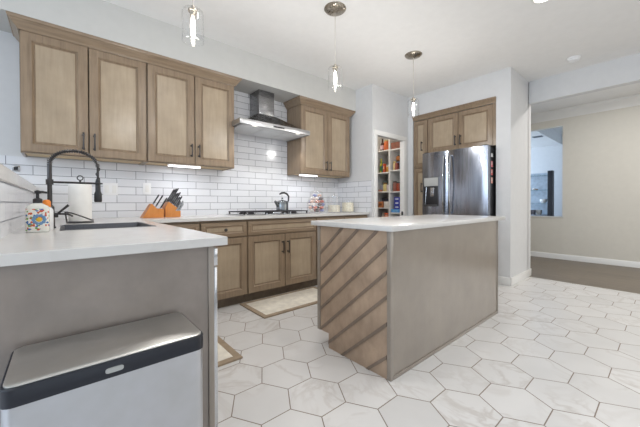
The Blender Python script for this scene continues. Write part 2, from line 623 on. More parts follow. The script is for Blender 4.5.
# side and rear walls of the open room behind the camera, with their window openings
struct('wall_left', MB().box(-4.1, -4, -4, YB, 0, .6).box(-4.1, -4, -4, YB, 2.45, H).box(-4.1, -4, -4, -1.4, .6, 2.45).box(-4.1, -4, 2.6, YB, .6, 2.45), 'wall')
struct('wall_rear', MB().box(-4, 7, -4.1, -4, 0, .4).box(-4, 7, -4.1, -4, 2.5, H).box(-4, -2.6, -4.1, -4, .4, 2.5).box(1.4, 2.4, -4.1, -4, .4, 2.5).box(4.8, 7, -4.1, -4, .4, 2.5), 'wall')
# pony wall beside the sink
struct('wall_pony', MB().box(-.32, -.19, 1.15, YB, 0, 1.138), 'wall')
struct('wall_pony_tile', MB().box(-.1895, -.182, 1.15, YB - .009, .914, 1.138), 'tile_y')
tag(MB().box(-.36, -.172, 1.12, YB - .009, 1.1385, 1.197, .004).build('ledge_cap', 'quartz', origin=(-.27, 2.3, 1.1385)), 'white stone ledge capping the low tiled wall beside the sink', 'ledge')
# baseboards
BBP = [(0, 0), (.014, 0), (.014, .085), (.008, .1), (0, .105)]
struct('baseboard_column', MB().box(XF - .014, XF, 1.291, 1.472, 0, .1, .003).box(XF - .014, XH + .11, 1.291, 1.305, 0, .1, .003), 'trim')
struct('baseboard_pantry', MB().box(XR + .0, 3.385, 2.756, 2.77, 0, .1, .003).box(4.19, XF, 2.756, 2.77, 0, .1, .003).box(XF - .014, XF, 2.69, 2.756, 0, .1, .003), 'trim')
# pantry casing
cs = MB()
cs.box(3.390, 3.459, 2.754, 2.7695, 0, 2.03, .003).box(4.118, 4.188, 2.754, 2.7695, 0, 2.03, .003).box(3.390, 4.188, 2.753, 2.7695, 2.0305, 2.10, .003)
cs.box(3.4585, 3.464, 2.77, 2.83, 0, 2.0295).box(4.118, 4.1245, 2.77, 2.83, 0, 2.0295)
struct('door_1', cs, 'trim', 'white casing around the pantry doorway')
tag(MB().box(4.110, 4.1175, 2.775, 2.80, .85, .91, .001).cyl((4.108, 2.772, .855), (4.108, 2.772, .905), .007, seg=10).build('strike_plate', 'black', origin=(4.08, 2.78, .87)), 'small black metal strike plate on the pantry door jamb', 'hardware')

# ------------------------------------------------------------------ cabinets
NY, UX, UZ = (0, -1, 0), (1, 0, 0), (0, 0, 1)


def cab_doors(root, doors, y, z0, z1, handle_z, sides, stile=.062, drawer=False):
    """doors: list of (x0,x1); front faces -Y with back plane y"""
    for (a, b), sd in zip(doors, sides):
        d = MB().door((a, y, z0), UX, UZ, NY, b - a, z1 - z0, .02, stile).build('door', 'wood', root)
        if sd:
            hx = b - .033 if sd > 0 else a + .033
            bar_handle(d, (hx, y - .02, handle_z[0]), (hx, y - .02, handle_z[1]), NY)


def upper_cabinet(x0, x1, label, doors, hz):
    t = thing('upper_cabinet', label, 'cabinet', (x0, YB, 1.435), 'maple wall cabinets over the stove counter')
    m = MB()
    m.box(x0, x0 + .018, 3.173, YB - .009, 1.435, 2.405).box(x1 - .018, x1, 3.173, YB - .009, 1.435, 2.405)
    m.box(x0 + .018, x1 - .018, 3.173, YB - .009, 2.385, 2.405).box(x0 + .018, x1 - .018, YB - .02, YB - .009, 1.45, 2.385)
    m.box(x0 + .018, x1 - .018, 3.173, 3.19, 1.435, 1.475).box(x0 + .018, x1 - .018, 3.173, 3.19, 2.33, 2.385)
    m.build('carcass', 'wood', t)
    MB().box(x0 + .02, x1 - .02, 3.192, YB - .022, 1.443, 1.455).build('bottom_panel', 'raw', t)['label'] = 'pale unstained wood underside'
    cab_doors(t, doors, 3.173, 1.443, 2.346, hz, (1, -1))
    return t


UC = []
UC.append(upper_cabinet(-.240, .595, 'maple two-door wall cabinet above the sink faucet, beside the bare wall', ((-.234, .164), (.172, .589)), (1.497, 1.622)))
UC.append(upper_cabinet(.598, 1.455, 'maple two-door wall cabinet above the knife blocks, next to the range hood', ((.604, 1.022), (1.030, 1.449)), (1.523, 1.637)))
UC.append(upper_cabinet(2.374, 3.298, 'smaller-looking maple two-door wall cabinet between the range hood and the pantry corner', ((2.380, 2.848), (2.856, 3.292)), (1.510, 1.625)))


def crown(cab, ends):
    """ends: (x, True if the moulding returns to the wall there) for both ends"""
    yf, yb = 3.153, YB - .009
    prof = [(0, 2.345), (.010, 2.345), (.014, 2.357), (.022, 2.366), (.036, 2.384), (.050, 2.404), (.056, 2.406), (.060, 2.414), (.062, 2.429), (0, 2.429)]
    (x0, r0), (x1, r1) = ends
    path = ([(x0, yb, -1, 0), (x0, yf, -1, -1)] if r0 else [(x0, yf, 0, -1)]) + ([(x1, yf, 1, -1), (x1, yb, 1, 0)] if r1 else [(x1, yf, 0, -1)])
    MB().rings([[(x + sx * o, y + sy * o, z) for o, z in prof] for x, y, sx, sy in path]).build('crown_molding', 'woodh', cab)


crown(UC[0], ((-.240, True), (.5965, False)))
crown(UC[1], ((.5967, False), (1.455, True)))
crown(UC[2], ((2.374, True), (3.296, True)))


def under_light(x0, x1, label, power):
    t = thing('under_cabinet_light', label, 'light', ((x0 + x1) / 2, 3.23, 1.42), 'under-cabinet light bars')
    MB().box(x0, x1, 3.205, 3.255, 1.424, 1.4425, .003).build('housing', 'plastic', t)
    MB().box(x0 + .004, x1 - .004, 3.2, 3.25, 1.4175, 1.4238, .002).build('diffuser', 'led', t)
    d = bpy.data.lights.new('strip_lamp', 'AREA')
    d.shape = 'RECTANGLE'
    d.size, d.size_y = x1 - x0, .03
    d.energy = power
    d.color = (.86, .92, 1)
    o = bpy.data.objects.new('strip_lamp', d)
    C.objects.link(o)
    o.parent = t
    o.location = (0, 0, -.006)


under_light(.79, 1.10, 'glowing white light bar under the cabinet above the knife blocks', .7)
under_light(2.41, 2.70, 'glowing white light bar under the cabinet beside the hood', .7)


def base_cabinet(x0, x1, label, drawer, doors, sides, knob=None, hz=(.492, .618)):
    t = thing('base_cabinet', label, 'cabinet', (x0, 2.87, 0), 'maple base cabinets along the stove wall')
    m = MB()
    m.box(x0, x0 + .018, 2.871, YB - .002, .1, .879).box(x1 - .018, x1, 2.871, YB - .002, .1, .879).box(x0 + .018, x1 - .018, YB - .02, YB - .002, .1, .879)
    m.box(x0 + .018, x1 - .018, 2.871, YB - .02, .1, .118)
    m.box(x0 + .018, x1 - .018, 2.871, 2.89, .118, .14).box(x0 + .018, x1 - .018, 2.871, 2.89, .69, .72).box(x0 + .018, x1 - .018, 2.871, 2.89, .85, .879)
    m.build('carcass', 'wood', t)
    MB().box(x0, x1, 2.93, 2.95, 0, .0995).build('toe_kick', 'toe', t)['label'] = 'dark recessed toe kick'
    for a, b in drawer:
        d = MB().door((a, 2.870, .712), UX, UZ, NY, b - a, .146, .02, .034, .007).build('drawer', 'woodh', t)
        if knob:
            k = MB()
            cx, cz = (a + b) / 2, .785
            k.rings([[(cx + r * math.cos(i * PI / 8), 2.85 - dy, cz + r * math.sin(i * PI / 8)) for i in range(16)] for r, dy in ((.009, 0), (.008, .003), (.006, .006), (.007, .014), (.015, .018), (.016, .023), (.011, .027))])
            k.build('knob', 'black', d)
    cab_doors(t, doors, 2.870, .106, .70, hz, sides)
    return t


base_cabinet(.505, .968, 'maple base cabinet in the corner behind the sink counter', ((.512, .962),), ((.512, .962),), (0,))
base_cabinet(.971, 1.449, 'maple base cabinet with one round-knobbed drawer over one door', ((.978, 1.443),), ((.978, 1.443),), (0,), knob=True)
base_cabinet(1.452, 2.380, 'wide maple base cabinet under the cooktop with two pulled doors', ((1.458, 2.374),), ((1.458, 1.912), (1.920, 2.374)), (1, -1))
base_cabinet(2.383, XR - .003, 'maple base cabinet mostly behind the island, next to the return wall', ((2.39, 2.866), (2.874, XR - .01)), ((2.39, 2.866), (2.874, XR - .01)), (1, -1))

# peninsula run under the sink counter: panels, post and doors facing the aisle
PX = .440
t = thing('peninsula_cabinet', 'grey-brown stained peninsula with a flat back panel behind the trash can', 'cabinet', (.12, 1.2, 0))
m = MB()
m.box(-.188, PX, 1.80, 1.818, .1, .879).box(-.188, PX, 2.80, 2.818, .1, .879).box(-.188, -.17, 1.19, 2.80, .1, .879).box(-.17, PX, 1.82, 2.80, .1, .118)
m.build('carcass', 'wood', t)
MB().box(-.188, .4255, 1.171, 1.189, 0, .8805).build('back_panel', 'penp', t)
MB().box(.427, .449, 1.166, 1.1895, 0, .8805, .0015).build('corner_post', 'panel', t)
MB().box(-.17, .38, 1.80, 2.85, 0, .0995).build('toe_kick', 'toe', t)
for a, b in ((1.822, 2.305), (2.311, 2.796)):
    d = MB().door((PX + .001, a, .106), (0, 1, 0), UZ, (1, 0, 0), b - a, .74, .02, .062).build('door', 'wood', t)
    hy = b - .033 if a < 2 else a + .033
    bar_handle(d, (PX + .021, hy, .62), (PX + .021, hy, .745), (1, 0, 0))
t = thing('dishwasher', 'stainless dishwasher edge at the aisle end of the peninsula', 'dishwasher', (.2, 1.5, 0))
MB().box(-.16, .446, 1.196, 1.797, .1, .876).build('tub', 'steel_d', t)
MB().box(.452, .473, 1.193, 1.797, .10, .79, .003).build('door', 'chrome', t)
MB().box(.452, .475, 1.193, 1.797, .795, .866, .003).build('control_panel', 'chrome', t)
MB().box(-.1, .40, 1.2, 1.795, .0, .0995).build('toe_kick', 'blackp', t)

# L-shaped stone counter with the sink cut-out
xs = [-.188, .0, .40, .497, XR - .009]
ys = [1.146, 1.975, 2.43, 2.828, YB - .009]
fill = lambda i, j: (j == 3) or (i < 3 and not (i == 1 and j == 1))
cnt = MB().slab(xs, ys, fill, .881, .914).build('countertop', 'quartz', origin=(.3, 3.1, .881))
bv = cnt.modifiers.new('soft_edge', 'BEVEL')
bv.width = .002
bv.segments = 2
tag(cnt, 'L-shaped white stone counter running from the peninsula along the stove wall', 'countertop')

# sink
t = thing('sink', 'stainless sink set into the white peninsula counter', 'sink', (.2, 2.2, .66))
m = MB()
R = []
for z, i in ((.9143, -.014), (.9165, -.013), (.9165, .003), (.912, .005), (.70, .005), (.672, .018), (.665, .05)):
    x0, x1, y0, y1 = 0 + i, .40 - i, 1.975 + i, 2.43 - i
    R.append([(x0, y0, z), (x1, y0, z), (x1, y1, z), (x0, y1, z)])
m.rings(R, True, False, True)
m.build('basin', 'sinkm', t, recalc=False)
MB().lathe(.2, 2.2, [(.001, .668), (.035, .669), (.04, .667), (.04, .6655)], 20).build('drain', 'chrome', t)

# ------------------------------------------------------------------ faucet and things by the sink
FX, FY = -.055, 2.2
t = thing('faucet', 'tall black spring-neck kitchen faucet with a hanging spray head', 'faucet', (FX, FY, .9145))
MB().lathe(FX, FY, [(.026, .9145), (.026, .920), (.021, .924), (.019, 1.03), (.0145, 1.035), (.0135, 1.04)], 20).build('base', 'black', t)
MB().cyl((FX, FY, 1.036), (FX, FY, 1.262), .0105).build('riser', 'black', t)
arc = []
rx, zc = .106, 1.262
for k in range(0, 25):
    a = PI - PI * k / 24
    arc.append((FX + rx + rx * math.cos(a), FY, zc + .084 * math.sin(a)))
arc.append((FX + 2 * rx, FY, 1.19))
MB().tube(arc, .0062, 10).build('hose', 'black', t)
sp = []
N = 30
for k in range(N * 8 + 1):
    f = k / (N * 8) * (len(arc) - 1)
    i = min(int(f), len(arc) - 2)
    p = Vector(arc[i]).lerp(Vector(arc[i + 1]), f - i)
    d = (Vector(arc[i + 1]) - Vector(arc[i])).normalized()
    b = Vector((0, 1, 0))
    a = d.cross(b)
    th = 2 * PI * k / 8
    sp.append(p + (a * math.cos(th) + b * math.sin(th)) * .0095)
MB().tube(sp, .0026, 5).build('spring', 'black', t)
SX = FX + 2 * rx
m = MB()
m.cyl((FX, FY, 1.166), (SX, FY, 1.166), .0058)
m.cyl((FX, FY, 1.152), (FX, FY, 1.180), .0165)
m.tube([(SX + .020 * math.cos(a), FY + .020 * math.sin(a), 1.166) for a in [i * PI / 8 for i in range(17)]], .004, 6)
m.build('support_arm', 'black', t)
MB().lathe(SX, FY, [(.006, 1.195), (.010, 1.19), (.0125, 1.175), (.0135, 1.12), (.0185, 1.105), (.0195, 1.065), (.017, 1.056), (.001, 1.056)], 18).build('spray_head', 'blackp', t)
m = MB()
m.cyl((FX + .012, FY, .985), (FX + .034, FY, .985), .013)
m.tube([(FX + .03, FY, .99), (FX + .05, FY - .003, 1.012), (FX + .078, FY - .006, 1.04)], [.006, .0055, .007], 8)
m.build('lever', 'black', t)

t = thing('water_spout', 'low curved dark spout on the counter just past the faucet base', 'faucet', (-.055, 2.36, .9145))
MB().lathe(-.055, 2.36, [(.018, .9145), (.018, .920), (.010, .926), (.010, .965), (.007, .972)], 16).build('base', 'black', t)
MB().tube([(-.055, 2.36, .968), (-.045, 2.36, .982), (-.02, 2.36, .987), (.02, 2.36, .985), (.04, 2.36, .975), (.043, 2.36, .968)], .0055, 8).build('spout', 'black', t)

t = thing('soap_bottle', 'hand soap bottle with a painted flower wrap and black pump', 'soap bottle', (-.091, 1.93, .9145))
sx, sy = -.091, 1.93
sec = lambda hw, hd, z: [(sx + math.copysign(abs(math.cos(a)) ** .5, math.cos(a)) * hw, sy + math.copysign(abs(math.sin(a)) ** .5, math.sin(a)) * hd, z) for a in [2 * PI * i / 28 for i in range(28)]]
MB().rings([sec(.038, .026, .9145), sec(.041, .029, .918), sec(.041, .029, 1.028), sec(.038, .026, 1.036), sec(.022, .018, 1.046), sec(.015, .015, 1.05)]).build('bottle', plain('clear_pale_plastic', (226, 226, 220), .2), t)
wrap = MB().rings([sec(.0415, .0295, .924), sec(.0415, .0295, 1.024)], cap0=False, cap1=False).build('label_wrap', 'mosaic', t)
wrap['label'] = 'painted tile-pattern wrap'
fl = MB()
fx, fz = sx + .006, .974
for k in range(10):
    a = 2 * PI * k / 10
    fl.sphere((fx + .019 * math.cos(a), sy - .0288, fz + .019 * math.sin(a)), (.0075, .0022, .0075), 10, 6)
fl.build('flower_petals', colour((110, 150, 190), .3), wrap)
MB().sphere((fx, sy - .0292, fz), (.0105, .003, .0105), 12, 8).build('flower_heart', colour((236, 190, 60), .3), wrap)
m = MB().lathe(sx, sy, [(.017, 1.0505), (.017, 1.068), (.0135, 1.072), (.006, 1.074), (.006, 1.095), (.011, 1.097), (.011, 1.107), (.004, 1.111)], 18)
m.tube([(sx, sy, 1.102), (sx + .018, sy - .004, 1.103), (sx + .034, sy - .007, 1.100)], [.0055, .005, .004], 8)
m.build('pump', 'blackp', t)['label'] = 'black pump head'
t = thing('detergent_bottle', 'small white bottle with a bright orange cap behind the flowered soap bottle', 'bottle', (-.064, 2.06, .9145))
MB().lathe(-.064, 2.06, [(.024, .9145), (.026, .918), (.026, 1.015), (.018, 1.028), (.012, 1.030)], 18).build('body', 'plastic', t)
MB().lathe(-.064, 2.06, [(.014, 1.0305), (.0165, 1.033), (.0165, 1.058), (.011, 1.066), (.003, 1.068)], 18).build('cap', colour((240, 140, 50), .4), t)

t = thing('paper_towel_holder', 'black wire paper towel stand with a top loop on the counter', 'paper towel holder', (.09, 2.70, .9145))
PXc, PYc = .092, 2.70
MB().lathe(PXc, PYc, [(.078, .9145), (.078, .919), (.07, .923), (.008, .924)], 28).build('base', 'black', t)
m = MB().cyl((PXc, PYc, .9235), (PXc, PYc, 1.215), .006)
m.tube([(PXc + .016 * math.cos(a), PYc, 1.228 + .016 * math.sin(a)) for a in [i * PI / 8 for i in range(17)]], .0035, 6)
m.build('post', 'black', t)
MB().tube([(PXc - .074, PYc - .02, .922), (PXc - .082, PYc - .06, .99), (PXc - .05, PYc - .088, .985), (PXc + .0, PYc - .09, .963), (PXc + .055, PYc - .085, .935), (PXc + .07, PYc - .078, .932)], .0045, 8).build('tension_arm', 'black', t)
tag(MB().rings([[(PXc + r * math.cos(2 * PI * i / 32), PYc + r * math.sin(2 * PI * i / 32), z) for i in range(32)] for r, z in ((.02, .9255), (.064, .9255), (.0655, .93), (.0655, 1.18), (.064, 1.1835), (.02, 1.1835), (.02, .9255))], True, False, False)
    .build('paper_towel_roll', 'paper', origin=(PXc, PYc, .9255)), 'white paper towel roll upright on the black wire stand', 'paper towel')

# knife blocks (profiles seen from the room) and every knife
KD = Vector((.50, 0, .866)).normalized()


def knife_block(x0, y0, y1, label, prof, steps):
    t = thing('knife_block', label, 'knife block', (x0, y0, .9145), 'orange wooden knife blocks')
    for nm, pr, a, b in ((('body',) + (prof, y0, y1)), (('front_step',) + (steps, y0 - .0, y1))):
        m = MB().prism([(x0 + p, .9145 + z) for p, z in pr], 1, a, b)
        o = m.build(nm, 'orange', t)
        bb = o.modifiers.new('soft_edge', 'BEVEL')
        bb.width = .002
        bb.segments = 2
    return t


knife_block(.545, 3.12, 3.24, 'orange wooden knife block nearer the sink, holding three black knives', [(0, 0), (.075, 0), (.13, .075), (.078, .132)], [(.0755, 0), (.18, 0), (.18, .083), (.136, .086)])
knife_block(.742, 3.14, 3.27, 'orange wooden knife block nearer the stove, crowded with many knives', [(0, 0), (.045, 0), (.108, .09), (.03, .150), (.0, .10)], [(.046, 0), (.138, 0), (.138, .06), (.0875, .0615)])


def knife(x, y, z, L, label, group, steel=False):
    t = thing('kitchen_knife', label, 'knife', (x, y, z), group)
    p = Vector((x, y, z))
    n = Vector((-KD.z, 0, KD.x))
    b = MB()
    b.obox(p - KD * .018 - n * .008 - Vector((0, .001, 0)), KD, n, (0, 1, 0), .028, .016, .002)
    b.build('blade', 'steel', t)
    h = MB()
    R = []
    for s_, w in ((.010, .006), (.016, .0068), (L * .5, .006), (L * .9, .0075), (L, .005)):
        c = p + KD * s_
        R.append([c + n * w * math.cos(a) + Vector((0, 1, 0)) * .006 * math.sin(a) for a in [2 * PI * i / 10 for i in range(10)]])
    h.rings(R)
    h.build('handle', 'steel' if steel else 'blackp', t)


for i, (x, y, z, L) in enumerate(((.640, 3.16, 1.040, .105), (.668, 3.18, 1.018, .125), (.700, 3.15, .9995, .09), (.712, 3.2, .9985, .12))):
    knife(x, y, z, L, ('black-handled knife leaning in the back of the sink-side block', 'black-handled knife leaning in the middle of the sink-side block', 'shorter black-handled knife low in the step of the sink-side block', 'black-handled knife in the sink-side block, touching the next block')[i], 'knives in the sink-side block')
k = 0
for row, (bx, bz) in enumerate(((.778, 1.059), (.806, 1.0375), (.832, 1.0175))):
    for c_ in range(3):
        y = 3.16 + c_ * .042
        knife(bx - c_ * .004 + .006, y, bz + c_ * .0031 - .0046, .165 - row * .022 - c_ * .008, 'black-handled chef knife in the upper slots of the stove-side block', 'knives in the upper slots of the stove-side block')
for c_ in range(4):
    for d_ in range(2):
        knife(.846 + d_ * .024 + c_ * .003, 3.155 + c_ * .032, .977 - d_ * .001, .075 + c_ * .012, 'steel-handled steak knife in the low step of the stove-side block', 'steak knives in the low step of the stove-side block', True)


def outlet(name, x0, x1, z0, z1, label, gangs):
    t = thing(name, label, 'outlet', ((x0 + x1) / 2, YB - .009, (z0 + z1) / 2))
    MB().box(x0, x1, YB - .0145, YB - .0085, z0, z1, .0015).build('cover_plate', 'plastic', t)
    w = (x1 - x0) / gangs
    for g in range(gangs):
        c = x0 + w * (g + .5)
        MB().box(c - .0165, c + .0165, YB - .0165, YB - .0148, (z0 + z1) / 2 - .034, (z0 + z1) / 2 + .034, .001).build('receptacle', 'trim', t)


outlet('outlet_plate', .285, .402, 1.128, 1.244, 'wide white outlet plate on the tile behind the faucet spray head', 2)
outlet('outlet_plate', .612, .686, 1.140, 1.256, 'narrow white outlet plate on the tile just above the knife blocks', 1)
t = thing('wall_jack', 'small dark outlet on the tile above the stone ledge end', 'outlet', (-.29, YB - .009, 1.34))
MB().box(-.312, -.268, YB - .0145, YB - .0085, 1.312, 1.360, .0015).build('cover_plate', 'steel', t)
MB().box(-.303, -.277, YB - .0165, YB - .0148, 1.322, 1.350, .001).build('receptacle', 'blackp', t)

# ------------------------------------------------------------------ range hood
t = thing('range_hood', 'stainless chimney range hood on the tiled wall over the cooktop', 'range hood', (1.91, YB - .01, 1.90))
hx0, hx1, hy0, hy1 = 1.420, 2.367, 2.95, YB - .010
m = MB()
m.box(hx0, hx1, hy0, hy0 + .012, 1.898, 1.948, .002)
m.box(hx0, hx0 + .012, hy0 + .0121, 3.150, 1.898, 1.948).box(1.463, 1.475, 3.1505, hy1, 1.898, 1.948).box(hx1 - .012, hx1, hy0 + .0121, hy1, 1.898, 1.948)
m.build('rim', 'hoodrim', t)
m = MB().box(hx0, hx1, hy0, 3.150, 1.9485, 1.953).box(1.463, hx1, 3.1505, hy1, 1.9485, 1.953)
m.build('top_plate', 'steel_h', t)
MB().rings([[(1.51, hy0 + .035, 1.9535), (2.32, hy0 + .035, 1.9535), (2.32, hy1, 1.9535), (1.51, hy1, 1.9535)], [(1.79, 3.225, 2.128), (2.035, 3.225, 2.128), (2.035, hy1, 2.128), (1.79, hy1, 2.128)]]).build('canopy', 'hoodc', t)
MB().box(1.803, 2.021, 3.237, hy1, 2.1285, 2.425, .003).build('chimney', 'hoodc', t)
MB().box(1.476, hx1 - .014, hy0 + .014, hy1 - .002, 1.906, 1.913).build('under_plate', 'filter', t)
for k in range(3):
    a = 1.485 + k * .290
    f = MB()
    f.box(a, a + .280, 3.06, 3.43, 1.902, 1.9058, .001)
    f.build('filter', 'filter', t)
for k, x in enumerate((1.62, 2.21)):
    MB().lathe(x, 2.995, [(.026, 1.9055), (.026, 1.903), (.018, 1.902)], 16).build('lamp', 'hoodlens', t)
    d = bpy.data.lights.new('hood_lamp', 'SPOT')
    d.energy = 7
    d.spot_size = 1.9
    d.shadow_soft_size = .02
    o = bpy.data.objects.new('hood_lamp', d)
    C.objects.link(o)
    o.parent = t
    o.location = Vector((x, 2.995, 1.89)) - Vector(t.location)
MB().box(1.83, 1.98, hy0 - .002, hy0 - .0003, 1.914, 1.932, .0005).build('button_panel', 'blackp', t)

# cooktop
t = thing('cooktop', 'gas cooktop with dark iron grates set into the stove counter', 'cooktop', (1.91, 3.15, .9145))
MB().box(1.455, 2.365, 2.955, 3.40, .9145, .921, .003).build('plate', 'steel_h', t)
for g in range(3):
    a = 1.475 + g * .294
    b = a + .282
    m = MB()
    for y in (2.985, 3.37):
        m.box(a, b, y - .007, y + .007, .944, .957, .002)
    for x in (a + .007, b - .007):
        m.box(x - .007, x + .007, 2.978, 3.377, .944, .957, .002)
    for k in range(1, 4):
        m.box(a + .282 * k / 4 - .005, a + .282 * k / 4 + .005, 2.985, 3.37, .946, .957, .002)
    for y in (3.08, 3.275):
        m.box(a, b, y - .005, y + .005, .946, .957, .002)
    for x in (a + .009, b - .009):
        for y in (2.988, 3.366):
            m.box(x - .007, x + .007, y - .007, y + .007, .9215, .945)
    m.build('grate', 'grate', t)
for x, y in ((1.61, 3.08), (1.61, 3.275), (1.91, 3.18), (2.20, 3.08), (2.20, 3.275)):
    MB().lathe(x, y, [(.05, .9213), (.05, .930), (.035, .932), (.035, .938), (.03, .941), (.003, .942)], 20).build('burner', 'grate', t)
for k in range(5):
    MB().lathe(1.75 + k * .08, 2.966, [(.010, .9213), (.010, .935), (.008, .938), (.001, .939)], 12).build('knob', 'chrome', t)

# kettle
kx, ky, kz = 2.09, 3.17, .958
t = thing('kettle', 'small steel kettle with an arched black handle on the cooktop', 'kettle', (kx, ky, kz))
MB().lathe(kx, ky, [(.070, kz), (.076, kz + .004), (.076, kz + .095), (.072, kz + .108), (.058, kz + .116)], 28).build('body', 'kettle', t)
MB().lathe(kx, ky, [(.057, kz + .1165), (.035, kz + .126), (.010, kz + .130), (.008, kz + .142), (.014, kz + .150), (.013, kz + .158), (.002, kz + .162)], 20).build('lid', 'kettle', t)
MB().tube([(kx - .064, ky - .01, kz + .06), (kx - .09, ky - .02, kz + .082), (kx - .118, ky - .03, kz + .106), (kx - .126, ky - .033, kz + .112)], [.026, .021, .015, .013], 12).build('spout', 'kettle', t)
MB().tube([(kx - .035, ky + .01, kz + .200), (kx - .01, ky, kz + .216), (kx + .03, ky, kz + .221), (kx + .07, ky, kz + .208), (kx + .098, ky, kz + .175), (kx + .096, ky, kz + .125), (kx + .078, ky, kz + .085)], [.008, .011, .012, .012, .011, .009, .008], 10).build('handle', 'blackp', t)

# glass jars on the stove counter
jx, jy, z0 = 2.615, 3.13, .9145
t = thing('glass_jar', 'round lidded glass jar filled with red and blue sweets by the cooktop', 'jar', (jx, jy, z0))
MB().lathe(jx, jy, [(.08, z0), (.118, z0 + .006), (.130, z0 + .05), (.128, z0 + .12), (.108, z0 + .19), (.080, z0 + .235), (.078, z0 + .265), (.082, z0 + .272), (.076, z0 + .272), (.074, z0 + .235), (.103, z0 + .187), (.123, z0 + .12), (.125, z0 + .05), (.112, z0 + .010), (.07, z0 + .007)], 28).build('jar_body', 'glass', t)
MB().lathe(jx, jy, [(.083, z0 + .273), (.086, z0 + .280), (.06, z0 + .298), (.014, z0 + .306), (.012, z0 + .318), (.022, z0 + .334), (.014, z0 + .350), (.002, z0 + .354)], 24).build('lid', 'glass', t)
sw = [(226, 160, 146), (150, 160, 205), (238, 232, 226), (208, 128, 116), (232, 200, 186), (120, 112, 112), (236, 230, 226)]
k = 0
for lz in range(6):
    rad = (.078, .088, .088, .080, .064, .044)[lz]
    n = (6, 6, 6, 6, 5, 3)[lz]
    for i in range(n):
        a = 2 * PI * i / n + lz * .7
        x, y, z = jx + rad * math.cos(a), jy + rad * math.sin(a), z0 + .034 + lz * .040
        o = MB().sphere((x, y, z), (.030, .030, .0198), 10, 7).build('wrapped_sweet', colour(sw[(k * 3 + lz) % 7], .35), origin=(x, y, z))
        tag(o, 'wrapped sweet inside the lidded glass jar by the cooktop', 'sweet', 'sweets in the glass jar')
        k += 1


def canister(x, y, h, r, fillh, fc, label):
    t = thing('glass_canister', label, 'canister', (x, y, z0), 'glass canisters at the return wall')
    MB().lathe(x, y, [(r - .004, z0), (r, z0 + .004), (r, z0 + h), (r - .003, z0 + h), (r - .003, z0 + .006), (.002, z0 + .005)], 26).build('jar_body', 'glass', t)
    MB().lathe(x, y, [(r + .002, z0 + h + .001), (r + .002, z0 + h + .008), (.02, z0 + h + .014), (.012, z0 + h + .018), (.016, z0 + h + .030), (.002, z0 + h + .038)], 24).build('lid', 'glass', t)
    f = MB().lathe(x, y, [(r - .006, z0 + .008), (r - .005, z0 + .012), (r - .005, z0 + fillh), (r - .02, z0 + fillh + .004), (.002, z0 + fillh + .006)], 22).build('flour', colour(fc, .95), origin=(x, y, z0 + .008))
    tag(f, 'cream powder filling the %s glass canister' % ('taller' if h > .14 else 'shorter'), 'dry food', None, 'stuff')


canister(2.915, 3.10, .225, .090, .10, (228, 222, 206), 'taller clear glass canister half full of pale powder')
canister(3.195, 3.10, .165, .090, .135, (240, 233, 212), 'shorter clear glass canister full of cream powder by the return wall')

# ------------------------------------------------------------------ island
IX0, IX1, IY0, IY1 = 1.4506, 3.124, 1.062, 1.700
t = thing('kitchen_island', 'stained wood island with slanted battens on its end panel', 'kitchen island', ((IX0 + IX1) / 2, 1.38, 0))
m = MB()
m.box(IX0 + .019, IX1 - .019, IY0 + .019, IY1 - .10, 0, .1).box(IX0 + .019, IX1 - .019, IY0 + .019, IY1 - .001, .1, .879)
m.build('carcass', 'panel', t)
# end panel with the toe notch at the back
m = MB().prism([(IY0 + .024, 0), (1.602, 0), (1.602, .105), (1.722, .105), (1.722, .879), (IY0 + .024, .879)], 0, IX0, IX0 + .018)
endp = m.build('end_panel', 'endp', t)
MB().box(IX0 - .005, IX0 + .022, IY0 - .005, IY0 + .0235, 0, .879, .0015).build('corner_post', 'panel', t)
MB().box(IX0 - .005, IX0 - .0002, 1.690, 1.722, .105, .879, .001).build('end_stile', 'panel', t)
SL = .872


def clip(poly, k, lim, keep_less):
    out = []
    for i, p in enumerate(poly):
        q_ = poly[(i + 1) % len(poly)]
        a_, b_ = (p[k] <= lim) == keep_less, (q_[k] <= lim) == keep_less
        if a_:
            out.append(p)
        if a_ != b_:
            f = (lim - p[k]) / (q_[k] - p[k])
            out.append((p[0] + (q_[0] - p[0]) * f, p[1] + (q_[1] - p[1]) * f))
    return out


y_lo, y_hi = IY0 + .026, 1.6885
for c_ in (2.150, 2.022, 1.888, 1.737, 1.585, 1.437, 1.276, 1.080):
    w = .0125
    poly = [(y_lo - .1, c_ - SL * (y_lo - .1) - w), (y_hi + .1, c_ - SL * (y_hi + .1) - w), (y_hi + .1, c_ - SL * (y_hi + .1) + w), (y_lo - .1, c_ - SL * (y_lo - .1) + w)]
    for k, lim, less in ((0, y_lo, False), (0, y_hi if c_ > 1.5 else 1.600, True), (1, .1075 if c_ > 1.5 else .001, False), (1, .878, True)):
        poly = clip(poly, k, lim, less)
    MB().prism(poly, 0, IX0 - .0062, IX0 - .0002).build('batten', 'batten', endp)
MB().box(IX0 + .024, IX1 - .002, IY0 + .001, IY0 + .018, .0, .879).build('long_panel', 'panel', t)
MB().box(IX0 + .024, IX1, IY0 - .006, IY0 + .0005, 0, .022, .001).build('base_trim', 'panel', t)
MB().box(IX1 - .016, IX1 + .002, IY0 - .005, IY0 + .0005, .0225, .879, .001).build('end_trim', 'panel', t)
MB().box(IX1 - .018, IX1, IY0 + .019, IY1 - .10, 0, .879).build('far_panel', 'panel', t)
for k in range(4):
    w = (IX1 - IX0 - .04) / 4
    a = IX0 + .021 + k * w
    d = MB().door((a, IY1, .712), UX, UZ, (0, 1, 0), w - .006, .146, .02, .034, .007).build('drawer', 'woodh', t)
    d2 = MB().door((a, IY1, .108), UX, UZ, (0, 1, 0), w - .006, .594, .02, .062).build('door', 'wood', t)
    hx = a + w - .045 if k % 2 == 0 else a + .038
    bar_handle(d2, (hx, IY1 + .02, .50), (hx, IY1 + .02, .62), (0, 1, 0))
